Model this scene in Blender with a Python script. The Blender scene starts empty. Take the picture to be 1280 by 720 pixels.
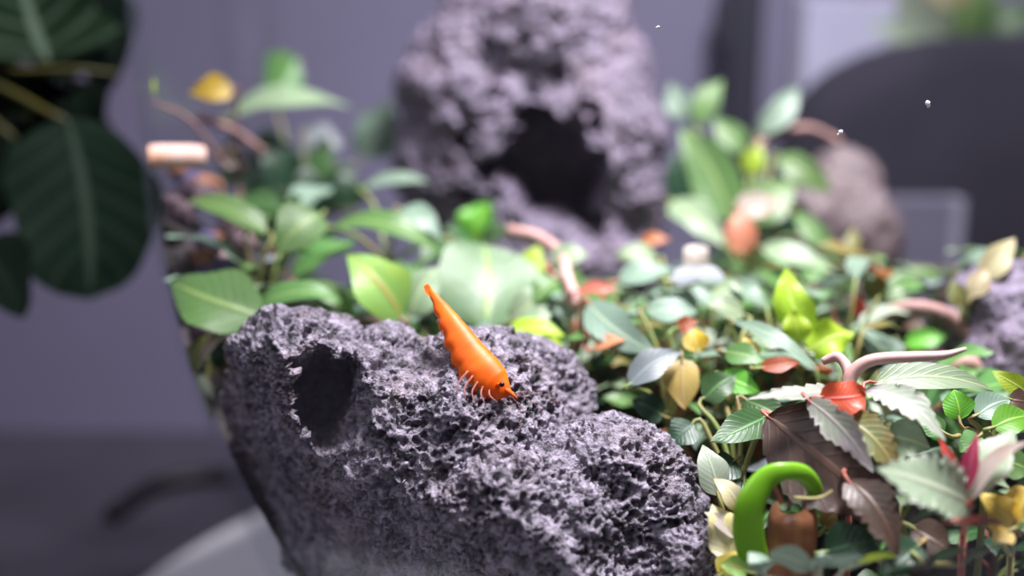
import bpy, bmesh, math, random
import numpy as np
from mathutils import Vector, Matrix

# ------------------------------------------------------------------ camera, world, lights, exposure
S = 0.01                      # everything below is written in centimetres
scene = bpy.context.scene
COL = scene.collection
FPX = 1372.0                  # focal length in pixels of the 1280 x 720 frame
PITCH = math.radians(12.0)
CAMZ = 18.0                   # camera height above the table top
cam_data = bpy.data.cameras.new('camera')
cam_data.sensor_width = 36.0
cam_data.lens = 36.0 * FPX / 1280.0
cam_data.clip_start = 0.01
cam_data.clip_end = 20.0
cam_data.dof.use_dof = True
cam_data.dof.focus_distance = 20.6 * S
cam_data.dof.aperture_fstop = 4.6
cam = bpy.data.objects.new('camera', cam_data)
cam.location = (0, 0, CAMZ * S)
cam.rotation_euler = (math.pi / 2 - PITCH, 0, 0)
COL.objects.link(cam)
scene.camera = cam

world = bpy.data.worlds.new('world')
scene.world = world
world.use_nodes = True
bg = world.node_tree.nodes['Background']
bg.inputs['Color'].default_value = (0.60, 0.57, 0.80, 1)
bg.inputs['Strength'].default_value = 0.05

def area_light(name, loc, target, sx, sy, power, color, spread=180):
    ld = bpy.data.lights.new(name, 'AREA')
    ld.shape = 'RECTANGLE'; ld.size = sx * S; ld.size_y = sy * S
    ld.energy = power; ld.color = color; ld.spread = math.radians(spread)
    o = bpy.data.objects.new(name, ld)
    o.location = [c * S for c in loc]
    d = Vector(target) - Vector(loc)
    o.rotation_euler = d.to_track_quat('-Z', 'Y').to_euler()
    COL.objects.link(o)
    return o
# the LED lamp hanging over the open top of the tank
area_light('aquarium_lamp_light', (11.5, 23, 48), (4, 28, 9), 13, 7, 2.4, (1.0, 0.965, 1.0), 120)
# dim fill added to brighten mat, wall and rock, high on the houseplant's side
area_light('added_fill_light', (-70, -28, 88), (-5, 32, 6), 40, 40, 3.3, (0.92, 0.9, 1.0), 180)

scene.view_settings.view_transform = 'Standard'
scene.view_settings.look = 'None'
scene.view_settings.exposure = 0.0
scene.view_settings.gamma = 1.0
scene.view_settings.use_curve_mapping = False
scene.cycles.use_denoising = True
scene.cycles.max_bounces = 8
scene.cycles.transparent_max_bounces = 16
scene.cycles.volume_bounces = 0

# ------------------------------------------------------------------ helpers
rng = random.Random(7)
cP, sP = math.cos(PITCH), math.sin(PITCH)
def P(px, py, d):
    """point in cm that the camera sees at pixel (px, py) at depth d along its axis"""
    u = (px - 640.0) / FPX; w = (360.0 - py) / FPX
    return Vector((u * d, (cP + w * sP) * d, CAMZ + (-sP + w * cP) * d))

VX, VY = 5.0, 30.0            # axis of the glass vessel
PROFILE = [(0.0, 7.5), (0.4, 8.9), (1.2, 10.0), (2.5, 10.9), (4.3, 11.7), (6.5, 12.55), (8.7, 13.2), (11, 13.8), (14, 14.3), (18, 14.45),
           (22, 14.5), (27, 14.3), (31, 13.8), (34, 13.2)]
PZ = np.array([p[0] for p in PROFILE]); PR = np.array([p[1] for p in PROFILE])
def RV(z): return np.interp(z, PZ, PR)

def soil_h(x, y):
    h = 6.2 + 0.13 * (y - 18) + 1.9 * np.clip((y - 20) / 4.0, 0, 1) * (1 - 0.95 * np.clip((y - 29) / 5.0, 0, 1))
    h = h + 5.8 * np.exp(-(((x + 9.5) / 3.4) ** 2 + ((y - 28.5) / 5.0) ** 2))
    h = h - 3.5 * np.exp(-(((x + 2) / 4.5) ** 2 + ((y - 18) / 3.5) ** 2))
    h = h + 2.0 * np.exp(-(((x - 13) / 5) ** 2 + ((y - 30) / 6.0) ** 2))
    return h

# numpy lattice noise
def _hash(ix, iy, iz, seed):
    h = (ix.astype(np.int64) * 374761393 + iy.astype(np.int64) * 668265263 + iz.astype(np.int64) * 2147483647 + seed * 1274126177) & 0xffffffff
    h = ((h ^ (h >> 13)) * 1274126177) & 0xffffffff
    h = ((h ^ (h >> 16)) * 2246822519) & 0xffffffff
    return ((h ^ (h >> 15)) & 0xffffff) / float(0xffffff)
def vnoise(p, seed=0):
    i = np.floor(p); f = p - i; f = f * f * f * (f * (f * 6 - 15) + 10)
    i = i.astype(np.int64)
    r = 0
    for dx in (0, 1):
        for dy in (0, 1):
            for dz in (0, 1):
                wgt = (f[:, 0] if dx else 1 - f[:, 0]) * (f[:, 1] if dy else 1 - f[:, 1]) * (f[:, 2] if dz else 1 - f[:, 2])
                r = r + wgt * _hash(i[:, 0] + dx, i[:, 1] + dy, i[:, 2] + dz, seed)
    return r * 2 - 1
def fbm(p, oct=4, seed=0, gain=0.5):
    a, r, n = 1.0, 0, 0
    for k in range(oct):
        r = r + a * vnoise(p * (2.03 ** k) + 17.3 * k, seed + k); n += a; a *= gain
    return r / n
def worley(p, seed=0):
    i = np.floor(p).astype(np.int64)
    best = np.full(len(p), 9.0)
    for dx in (-1, 0, 1):
        for dy in (-1, 0, 1):
            for dz in (-1, 0, 1):
                c = i + np.array([dx, dy, dz])
                q = np.stack([c[:, k] + 0.15 + 0.7 * _hash(c[:, 0], c[:, 1], c[:, 2], seed + 11 * k) for k in range(3)], 1)
                best = np.minimum(best, ((p - q) ** 2).sum(1))
    return np.sqrt(best)

ORI = {}
def thing(name, label, cat, loc, group=None, kind=None):
    o = bpy.data.objects.new(name, None)
    o.empty_display_size = 0.005
    o.location = [c * S for c in loc]
    COL.objects.link(o)
    tag(o, label, cat, group, kind)
    ORI[o] = Vector(loc)
    return o
def tag(o, label=None, cat=None, group=None, kind=None):
    if label: o['label'] = label
    if cat: o['category'] = cat
    if group: o['group'] = group
    if kind: o['kind'] = kind
    return o
CLAMP = [False]
def mk(name, verts, faces, mat, parent=None, origin=None, uvs=None, smooth=True):
    """one mesh object from world-space centimetre vertices"""
    org = ORI[parent] if parent is not None else Vector(origin if origin is not None else (0, 0, 0))
    v = np.array(verts, dtype=np.float64).reshape(-1, 3)
    if CLAMP[0]:                                          # nothing grows through the glass
        rad = np.hypot(v[:, 0] - VX, v[:, 1] - VY); k = np.minimum(1, (RV(v[:, 2]) - 0.15) / np.maximum(rad, 1e-6))
        v[:, 0] = VX + (v[:, 0] - VX) * k; v[:, 1] = VY + (v[:, 1] - VY) * k
    v = (v - np.array(org)) * S
    me = bpy.data.meshes.new(name)
    me.from_pydata(v.tolist(), [], [tuple(map(int, f)) for f in faces])
    if uvs is not None:
        lay = me.uv_layers.new(name='UVMap')
        li = np.empty(len(me.loops), dtype=np.int32); me.loops.foreach_get('vertex_index', li)
        lay.data.foreach_set('uv', np.asarray(uvs, dtype=np.float32)[li].ravel())
    if smooth: me.polygons.foreach_set('use_smooth', [True] * len(me.polygons))
    me.materials.append(mat)
    me.update()
    o = bpy.data.objects.new(name, me)
    COL.objects.link(o)
    if parent is not None: o.parent = parent
    else: o.location = [c * S for c in org]
    ORI[o] = org
    return o
def grid_faces(nu, nv, close_u=False):
    f = []
    for j in range(nv - 1):
        for i in range(nu if close_u else nu - 1):
            a = j * nu + i; b = j * nu + (i + 1) % nu
            f.append((a, b, b + nu, a + nu))
    return f
def catmull(pts, n):
    pts = [Vector(p) for p in pts]
    if len(pts) == 2: return [pts[0].lerp(pts[1], k / (n - 1)) for k in range(n)]
    q = [pts[0] * 2 - pts[1]] + pts + [pts[-1] * 2 - pts[-2]]
    out = []
    m = len(pts) - 1
    for k in range(n):
        t = k / (n - 1) * m; i = min(int(t), m - 1); t -= i
        a, b, c, d = q[i:i + 4]
        out.append(0.5 * ((2 * b) + (c - a) * t + (2 * a - 5 * b + 4 * c - d) * t * t + (3 * b - a - 3 * c + d) * t ** 3))
    return out
def tube_data(pts, radii, n=8, ns=6, flat=1.0, flat_dir=None):
    c = catmull(pts, n)
    r = [radii if isinstance(radii, (int, float)) else float(np.interp(k / (n - 1), np.linspace(0, 1, len(radii)), radii)) for k in range(n)]
    vs = []
    up = Vector(flat_dir) if flat_dir is not None else Vector((0.13, 0.21, 0.97))
    for k in range(n):
        t = (c[min(k + 1, n - 1)] - c[max(k - 1, 0)]).normalized()
        a = t.cross(up)
        if a.length < 1e-4: a = t.cross(Vector((1, 0, 0)))
        a.normalize(); b = a.cross(t).normalized()
        for i in range(ns):
            th = 2 * math.pi * i / ns
            vs.append(c[k] + a * (math.cos(th) * r[k]) + b * (math.sin(th) * r[k] * flat))
    fs = grid_faces(ns, n, True)
    fs.append(tuple(range(ns))[::-1]); fs.append(tuple(range((n - 1) * ns, n * ns)))
    uv = [(i / ns, k / (n - 1)) for k in range(n) for i in range(ns)]
    return vs, fs, uv
def tube(name, pts, radii, mat, parent=None, n=8, ns=6, origin=None, flat=1.0, flat_dir=None):
    vs, fs, uv = tube_data(pts, radii, n, ns, flat, flat_dir)
    return mk(name, vs, fs, mat, parent, origin, uv)

# ------------------------------------------------------------------ materials
def new_mat(name):
    m = bpy.data.materials.new(name); m.use_nodes = True
    nt = m.node_tree; nt.nodes.clear()
    out = nt.nodes.new('ShaderNodeOutputMaterial')
    return m, nt, out
class NT:
    def __init__(s, nt): s.nt = nt
    def n(s, t, **kw):
        nd = s.nt.nodes.new(t)
        for k, v in kw.items():
            if k in nd.inputs: nd.inputs[k].default_value = v
            else: setattr(nd, k, v)
        return nd
    def l(s, a, b): s.nt.links.new(a, b)
    def math(s, op, a, b=None, clamp=False):
        nd = s.nt.nodes.new('ShaderNodeMath'); nd.operation = op; nd.use_clamp = clamp
        for k, x in enumerate((a, b)):
            if x is None: continue
            if isinstance(x, (int, float)): nd.inputs[k].default_value = x
            else: s.l(x, nd.inputs[k])
        return nd.outputs[0]
    def ramp(s, x, stops, interp='LINEAR'):
        nd = s.nt.nodes.new('ShaderNodeValToRGB'); e = nd.color_ramp; e.interpolation = interp
        while len(e.elements) < len(stops): e.elements.new(0.5)
        for el, (p, c) in zip(e.elements, stops):
            el.position = p; el.color = (*c, 1) if len(c) == 3 else c
        s.l(x, nd.inputs[0]); return nd.outputs[0]
    def mix(s, fac, a, b, mode='MIX'):
        nd = s.nt.nodes.new('ShaderNodeMix'); nd.data_type = 'RGBA'; nd.blend_type = mode
        for sock, x in ((nd.inputs[0], fac), (nd.inputs[6], a), (nd.inputs[7], b)):
            if isinstance(x, (int, float)): sock.default_value = x
            elif isinstance(x, tuple): sock.default_value = (*x, 1) if len(x) == 3 else x
            else: s.l(x, sock)
        return nd.outputs[2]

def srgb(r, g, b):
    f = lambda c: (c / 255 / 12.92) if c / 255 <= 0.04045 else ((c / 255 + 0.055) / 1.055) ** 2.4
    return (f(r), f(g), f(b))

def leaf_mat(name, col, vein, edge=None, rough=0.42, transl=0.3, vfreq=9.0, side=0.55, mottled=None, mamt=0.5, spec=0.5):
    """blade colour, vein colour, optional rim colour and mottling colour; u across, v along"""
    m, nt, out = new_mat(name); N = NT(nt)
    uv = N.n('ShaderNodeUVMap'); sep = N.n('ShaderNodeSeparateXYZ'); N.l(uv.outputs[0], sep.inputs[0])
    au = N.math('ABSOLUTE', N.math('SUBTRACT', sep.outputs[0], 0.5))
    mid = N.ramp(au, [(0.0, (1, 1, 1)), (0.022, (0.9,) * 3), (0.05, (0, 0, 0))])
    ph = N.math('FRACT', N.math('MULTIPLY', N.math('SUBTRACT', sep.outputs[1], N.math('MULTIPLY', au, 0.55)), vfreq))
    sv = N.ramp(N.math('ABSOLUTE', N.math('SUBTRACT', ph, 0.5)), [(0.0, (side * 0.5,) * 3), (0.16, (0, 0, 0))])
    fac = N.math('MAXIMUM', mid, sv)
    tc = N.n('ShaderNodeTexCoord')
    ns = N.n('ShaderNodeTexNoise', Scale=180.0, Detail=3.0); N.l(tc.outputs['Object'], ns.inputs['Vector'])
    info = N.n('ShaderNodeObjectInfo')
    c = N.mix(N.math('MULTIPLY', ns.outputs[0], 0.55), col, tuple(x * 0.55 for x in col))
    if mottled is not None:
        n2 = N.n('ShaderNodeTexNoise', Scale=95.0, Detail=2.0); N.l(tc.outputs['Object'], n2.inputs['Vector'])
        c = N.mix(N.math('MULTIPLY', N.ramp(n2.outputs[0], [(0.42, (0, 0, 0)), (0.62, (1, 1, 1))]), mamt), c, mottled)
    c = N.mix(fac, c, vein)
    if edge is not None:
        c = N.mix(N.ramp(au, [(0.40, (0, 0, 0)), (0.47, (1, 1, 1))]), c, edge)
    hsv = N.n('ShaderNodeHueSaturation'); N.l(c, hsv.inputs['Color'])
    N.l(N.math('ADD', N.math('MULTIPLY', info.outputs['Random'], 0.028), 0.486), hsv.inputs['Hue'])
    N.l(N.math('ADD', N.math('MULTIPLY', info.outputs['Random'], 0.35), 0.8), hsv.inputs['Value'])
    b = N.n('ShaderNodeBsdfPrincipled', Roughness=rough)
    b.inputs['Specular IOR Level'].default_value = spec
    N.l(hsv.outputs[0], b.inputs['Base Color'])
    bump = N.n('ShaderNodeBump', Strength=0.35, Distance=0.0004)
    N.l(N.math('ADD', fac, ns.outputs[0]), bump.inputs['Height']); N.l(bump.outputs[0], b.inputs['Normal'])
    t = N.n('ShaderNodeBsdfTranslucent'); N.l(hsv.outputs[0], t.inputs['Color'])
    mx = N.n('ShaderNodeMixShader'); mx.inputs[0].default_value = transl
    N.l(b.outputs[0], mx.inputs[1]); N.l(t.outputs[0], mx.inputs[2]); N.l(mx.outputs[0], out.inputs[0])
    return m

def simple_mat(name, c1, c2=None, rough=0.6, scale=120.0, bump=0.0, spec=0.4, sss=0.0, metallic=0.0):
    m, nt, out = new_mat(name); N = NT(nt)
    tc = N.n('ShaderNodeTexCoord')
    ns = N.n('ShaderNodeTexNoise', Scale=scale, Detail=4.0); N.l(tc.outputs['Object'], ns.inputs['Vector'])
    b = N.n('ShaderNodeBsdfPrincipled', Roughness=rough)
    b.inputs['Specular IOR Level'].default_value = spec; b.inputs['Metallic'].default_value = metallic
    N.l(N.mix(N.ramp(ns.outputs[0], [(0.35, (0, 0, 0)), (0.65, (1, 1, 1))]), c1, c2 or tuple(x * 0.7 for x in c1)), b.inputs['Base Color'])
    if sss: b.inputs['Subsurface Weight'].default_value = sss; b.inputs['Subsurface Radius'].default_value = (0.003, 0.001, 0.0005)
    if bump:
        bp = N.n('ShaderNodeBump', Strength=0.6, Distance=bump); N.l(ns.outputs[0], bp.inputs['Height']); N.l(bp.outputs[0], b.inputs['Normal'])
    N.l(b.outputs[0], out.inputs[0])
    return m

def rock_mat(name, light, dark, grain=1500.0, bump=0.0006, rough=0.55):
    m, nt, out = new_mat(name); N = NT(nt)
    tc = N.n('ShaderNodeTexCoord')
    n1 = N.n('ShaderNodeTexNoise', Scale=grain * 0.35, Detail=5.0); n1.inputs['Roughness'].default_value = 0.7
    n2 = N.n('ShaderNodeTexNoise', Scale=60.0, Detail=3.0)
    vo = N.n('ShaderNodeTexVoronoi', Scale=grain * 0.55)
    for k in (n1, n2, vo): N.l(tc.outputs['Object'], k.inputs['Vector'])
    c = N.mix(N.ramp(n1.outputs[0], [(0.36, (0, 0, 0)), (0.66, (1, 1, 1))]), dark, light)
    c = N.mix(N.math('MULTIPLY', N.ramp(n2.outputs[0], [(0.5, (0, 0, 0)), (0.75, (1, 1, 1))]), 0.35), c, (light[0] * 0.95, light[1] * 0.8, light[2] * 0.66))
    b = N.n('ShaderNodeBsdfPrincipled', Roughness=rough)
    b.inputs['Specular IOR Level'].default_value = 0.6
    N.l(c, b.inputs['Base Color'])
    h = N.math('SUBTRACT', N.math('MULTIPLY', n1.outputs[0], 1.6), N.math('MULTIPLY', vo.outputs['Distance'], 0.7))
    bp = N.n('ShaderNodeBump', Strength=1.0, Distance=bump); N.l(h, bp.inputs['Height']); N.l(bp.outputs[0], b.inputs['Normal'])
    N.l(b.outputs[0], out.inputs[0])
    return m

M = {}
M['rock'] = rock_mat('lava_rock', (0.46, 0.40, 0.51), (0.03, 0.025, 0.034), 1100.0, 0.0014, 0.42)
M['rock_back'] = rock_mat('lava_rock_purple', (0.28, 0.225, 0.33), (0.045, 0.036, 0.056), 900.0, 0.0008)
M['rock_brown'] = rock_mat('brown_stone', (0.20, 0.145, 0.155), (0.07, 0.05, 0.058), 900.0, 0.0006)
M['soil'] = rock_mat('dark_soil', (0.055, 0.042, 0.045), (0.012, 0.009, 0.01), 700.0, 0.0008, 0.8)
G = srgb
M['pale'] = leaf_mat('pale_green_leaf', G(146, 168, 134), G(180, 196, 146), transl=0.28)
M['green'] = leaf_mat('green_leaf', G(98, 142, 78), G(148, 180, 104), transl=0.32)
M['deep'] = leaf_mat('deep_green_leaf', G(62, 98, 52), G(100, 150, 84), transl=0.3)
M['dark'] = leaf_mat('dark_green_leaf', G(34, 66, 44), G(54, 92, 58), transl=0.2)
M['lime'] = leaf_mat('lime_leaf', G(188, 222, 62), G(214, 236, 120), transl=0.4)
M['yellow'] = leaf_mat('yellow_leaf', G(240, 204, 50), G(244, 222, 120), transl=0.35, mottled=G(250, 236, 190), mamt=0.5)
M['bluegreen'] = leaf_mat('blue_green_leaf', G(134, 160, 142), G(168, 188, 160), transl=0.25)
M['bluegrey'] = leaf_mat('blue_grey_leaf', G(138, 144, 152), G(160, 166, 170), transl=0.2)
M['slate'] = leaf_mat('slate_leaf', G(108, 118, 122), G(130, 140, 142), transl=0.2)
M['white'] = leaf_mat('whitish_leaf', G(214, 202, 190), G(224, 214, 200), transl=0.3)
M['pinkwhite'] = leaf_mat('pink_white_leaf', G(186, 150, 140), G(196, 176, 164), transl=0.3, mottled=G(200, 188, 178), mamt=0.9)
M['orange'] = leaf_mat('orange_leaf', G(190, 106, 62), G(206, 140, 90), transl=0.35)
M['red'] = leaf_mat('red_leaf', G(226, 84, 66), G(214, 60, 72), transl=0.3)
M['brown'] = leaf_mat('brown_leaf', G(92, 70, 58), G(112, 84, 68), transl=0.25, mottled=G(62, 50, 40), mamt=0.8)
M['tan'] = leaf_mat('tan_leaf', G(172, 138, 92), G(190, 160, 110), transl=0.4, mottled=G(206, 176, 96), mamt=0.7)
M['serrpale'] = leaf_mat('serrated_pale_leaf', G(186, 208, 176), G(214, 224, 196), edge=G(222, 226, 214), transl=0.3, vfreq=7)
M['serrpurple'] = leaf_mat('serrated_purple_leaf', G(176, 166, 170), G(206, 196, 196), edge=G(196, 190, 180), transl=0.25, mottled=G(150, 168, 140), mamt=0.7)
M['olive'] = leaf_mat('olive_leaf', G(122, 132, 72), G(160, 156, 92), transl=0.35, mottled=G(150, 110, 70), mamt=0.6)
M['lime2'] = leaf_mat('lime_green_leaf', G(172, 206, 92), G(196, 160, 96), transl=0.38, mottled=G(130, 190, 110), mamt=0.6)
M['lime3'] = leaf_mat('vivid_green_leaf', G(118, 196, 62), G(166, 220, 90), transl=0.4)
M['palebig'] = leaf_mat('broad_pale_leaf', G(116, 144, 108), G(150, 178, 96), transl=0.3)
M['orange2'] = leaf_mat('salmon_leaf', G(216, 132, 104), G(228, 160, 130), transl=0.35)
M['house'] = leaf_mat('houseplant_leaf', G(11, 30, 18), G(46, 60, 48), transl=0.15, vfreq=6.5, side=0.7, rough=0.7, spec=0.1)
M['house2'] = leaf_mat('houseplant_leaf_light', G(24, 46, 28), G(100, 118, 102), transl=0.2, vfreq=5.5, side=0.9, rough=0.7, spec=0.1)
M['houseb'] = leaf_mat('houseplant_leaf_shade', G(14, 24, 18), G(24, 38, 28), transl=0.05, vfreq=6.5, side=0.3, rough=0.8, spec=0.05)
M['stem'] = simple_mat('green_stem', G(120, 150, 84), G(150, 130, 84), 0.5, sss=0.1)
M['redstem'] = simple_mat('red_stem', G(176, 88, 80), G(190, 120, 104), 0.42, sss=0.2)
M['pinkstem'] = simple_mat('pink_stem', G(212, 178, 172), G(196, 146, 142), 0.42, sss=0.2)
M['yellowstem'] = simple_mat('yellow_stem', G(74, 70, 22), G(60, 58, 26), 0.5)
M['wood'] = simple_mat('pinkish_wood', G(176, 138, 132), G(120, 88, 86), 0.6, 90, 0.0005)

M['tanpale'] = leaf_mat('cream_olive_leaf', G(200, 190, 146), G(214, 206, 170), transl=0.35, mottled=G(170, 140, 110), mamt=0.5)
M['crimson'] = leaf_mat('crimson_leaf', G(206, 70, 104), G(226, 130, 140), transl=0.3)
M['rust'] = leaf_mat('rust_leaf', G(150, 78, 58), G(176, 100, 72), transl=0.3)
M['tan2'] = leaf_mat('brown_barrel_leaf', G(176, 122, 82), G(196, 150, 100), transl=0.45, mottled=G(140, 96, 70), mamt=0.6, rough=0.25)
M['barrel'] = leaf_mat('rolled_brown_leaf', G(186, 132, 92), G(190, 138, 96), transl=0.45, side=0.0, mottled=G(150, 104, 76), mamt=0.6, rough=0.25)
M['pale2'] = leaf_mat('grey_green_leaf', G(176, 190, 168), G(190, 204, 176), transl=0.3)
M['cream'] = leaf_mat('cream_leaf', G(226, 206, 140), G(236, 222, 180), transl=0.35, mottled=G(214, 208, 190), mamt=0.8)
M['greyleaf'] = leaf_mat('grey_rosette_leaf', G(150, 174, 152), G(176, 196, 170), transl=0.2)
M['glossy'] = simple_mat('glossy_green', G(112, 172, 36), G(128, 186, 44), 0.28, 60, sss=0.25)
M['yellowgreen'] = simple_mat('yellow_green', G(186, 178, 110), None, 0.5)
M['refractpale'] = simple_mat('pale_refraction', G(226, 196, 190), G(232, 150, 80), 0.6, 60)
M['chip_a'] = simple_mat('pebble_purple_brown', G(92, 72, 82), G(62, 46, 52), 0.7, 200, 0.0004)
M['chip_b'] = simple_mat('pebble_orange', G(160, 110, 76), G(120, 76, 60), 0.7, 200, 0.0004)
M['chip_c'] = simple_mat('pebble_violet', G(90, 84, 124), G(64, 58, 88), 0.7, 200, 0.0004)
M['chip_d'] = simple_mat('pebble_pink', G(206, 176, 180), G(170, 140, 150), 0.7, 200, 0.0004)
M['shrimp'] = simple_mat('orange_shell', G(255, 112, 0), G(255, 96, 0), 0.5, 260, 0.0001, sss=0.25)
M['shrimp_clear'] = simple_mat('clear_orange_limb', G(190, 120, 110), G(170, 110, 108), 0.4, sss=0.3)
for n_ in M['shrimp_clear'].node_tree.nodes:
    if n_.type == 'BSDF_PRINCIPLED': n_.inputs['Alpha'].default_value = 0.55
M['eye'] = simple_mat('black_eye', G(16, 10, 16), None, 0.2, spec=0.7)
M['speck'] = simple_mat('white_speck', G(250, 250, 255), None, 0.5)

# glass: a thin clear wall, mostly see-through, mirror-like towards its rim
def glass_mat():
    m, nt, out = new_mat('vessel_glass'); N = NT(nt)
    lw = N.n('ShaderNodeFresnel', IOR=1.30)
    t = N.n('ShaderNodeBsdfTransparent', Color=(0.985, 0.99, 0.99, 1))
    g = N.n('ShaderNodeBsdfGlossy', Roughness=0.16, Color=(0.9, 0.92, 0.95, 1))
    mx = N.n('ShaderNodeMixShader')
    N.l(N.math('MULTIPLY', lw.outputs[0], 0.13), mx.inputs[0]); N.l(t.outputs[0], mx.inputs[1]); N.l(g.outputs[0], mx.inputs[2])
    N.l(mx.outputs[0], out.inputs[0])
    return m
M['glass'] = glass_mat()
def water_mat():
    m, nt, out = new_mat('tank_water'); N = NT(nt)
    v = N.n('ShaderNodeVolumeScatter', Color=(0.80, 0.78, 1.0, 1), Density=WATER_DENSITY, Anisotropy=0.2)
    N.l(v.outputs[0], out.inputs['Volume'])
    return m
WATER_DENSITY = 0.045

# ------------------------------------------------------------------ the room
def box(name, lo, hi, mat, parent=None, bevel=0.0, origin=None):
    bm = bmesh.new(); bmesh.ops.create_cube(bm, size=1)
    for v in bm.verts:
        v.co = Vector([lo[k] + (v.co[k] + 0.5) * (hi[k] - lo[k]) for k in range(3)])
    if bevel: bmesh.ops.bevel(bm, geom=bm.edges[:], offset=bevel, segments=4, profile=0.5, affect='EDGES')
    vs = [v.co.copy() for v in bm.verts]; bm.verts.index_update()
    fs = [[v.index for v in f.verts] for f in bm.faces]; bm.free()
    return mk(name, vs, fs, mat, parent, origin, smooth=False)
M['wall'] = simple_mat('grey_wall', G(120, 115, 141), G(116, 111, 136), 0.9, 6)
M['table'] = simple_mat('dark_table', G(70, 66, 78), G(64, 60, 72), 0.6, 20)
M['mat'] = simple_mat('white_mat', G(250, 249, 253), G(246, 245, 250), 0.7, 40)
M['black'] = simple_mat('black_rubber', G(10, 9, 13), G(8, 7, 11), 0.5, 60)
M['fabric'] = simple_mat('black_fabric', G(40, 36, 50), G(32, 29, 42), 0.95, 30, 0.0004)
M['greybox'] = simple_mat('grey_box', G(104, 99, 118), G(96, 92, 110), 0.8, 20)
M['paleedge'] = simple_mat('pale_edge', G(150, 146, 166), None, 0.6, 20)
M['board'] = simple_mat('lilac_board', G(186, 184, 210), G(170, 168, 196), 0.8, 15)
M['post'] = simple_mat('dark_post', G(36, 34, 50), G(32, 30, 46), 0.7, 20)
WALL_Y = 51.0
box('wall_back', (-160, WALL_Y, -2), (160, WALL_Y + 4, 150), M['wall'])['kind'] = 'structure'
box('floor', (-160, -60, -2), (160, WALL_Y, 0), M['table'])['kind'] = 'structure'
bpy.data.objects['wall_back']['label'] = 'plain grey wall behind the tank'
bpy.data.objects['floor']['label'] = 'dark table top under the tank'

# ------------------------------------------------------------------ vessel, mat, water, soil
def lathe(prof, cx, cy, n=96):
    vs = [(cx + r * math.cos(2 * math.pi * i / n), cy + r * math.sin(2 * math.pi * i / n), z) for r, z in prof for i in range(n)]
    return vs, grid_faces(n, len(prof), True)
MATZ = 0.35
pr = [(0.01, 0.0), (18.0, 0.0), (18.4, 0.1), (18.4, 0.25), (18.1, MATZ), (0.01, MATZ)]
vs, fs = lathe(pr, VX, VY)
tag(mk('round_mat', vs, fs, M['mat'], origin=(VX, VY, 0), smooth=False), 'white round mat lying under the glass vessel', 'mat')
zz = np.concatenate([np.linspace(0.42, 4.3, 10), np.linspace(5, 34, 30)])
outer = [(0.01, 0.42)] + [(float(RV(z)), float(z)) for z in zz]
inner = [(r - 0.10, z) for r, z in outer[1:]][::-1]
inner = [(r, max(z, 0.9)) for r, z in inner] + [(0.01, 0.9)]
vs, fs = lathe(outer + [(float(RV(34)) - 0.05, 34.05)] + inner, VX, VY)
tag(mk('glass_vessel', vs, fs, M['glass'], origin=(VX, VY, MATZ)), 'large clear round glass vessel curving in at its base, full of water', 'aquarium')
wz = np.concatenate([np.linspace(1.0, 4.3, 9), np.linspace(5, 31, 28)])
pr = [(0.01, 1.0)] + [(float(RV(z)) - 0.17, float(z)) for z in wz] + [(0.01, 31.0)]
vs, fs = lathe(pr, VX, VY, 96)
if WATER_DENSITY > 0:
    o = mk('tank_water', vs, fs, water_mat(), origin=(VX, VY, 1))
    tag(o, 'faintly hazy water filling the glass vessel', 'water', kind='stuff')
# soil: a lumpy height field down to the vessel floor
nr, na = 110, 300
vs = []
rr = np.linspace(0, 1, nr); aa = np.arange(na) * 2 * math.pi / na
A, R_ = np.meshgrid(aa, rr)
x = VX + R_ * 13.2 * np.cos(A); y = VY + R_ * 13.2 * np.sin(A)
h = soil_h(x, y)
lim = (RV(h) - 0.2) / 13.2
x = VX + (x - VX) * lim; y = VY + (y - VY) * lim
p = np.stack([x.ravel(), y.ravel(), h.ravel()], 1)
p[:, 2] += 0.22 * (0.6 - worley(p * np.array([2.4, 2.4, 0]), 3)) + 0.35 * fbm(p * 0.4, 3, 9)
vs = p.tolist(); base = len(vs)
fs = grid_faces(na, nr, True)
vs += [(VX + 9.3 * math.cos(a), VY + 9.3 * math.sin(a), 1.0) for a in aa]
o0 = (nr - 1) * na
fs += [(base + i, base + (i + 1) % na, o0 + (i + 1) % na, o0 + i) for i in range(na)]
tag(mk('aquarium_soil', vs, fs, M['soil'], origin=(VX, VY, 1)), 'dark brown crumbly soil on the floor of the tank', 'soil', kind='stuff')

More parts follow.
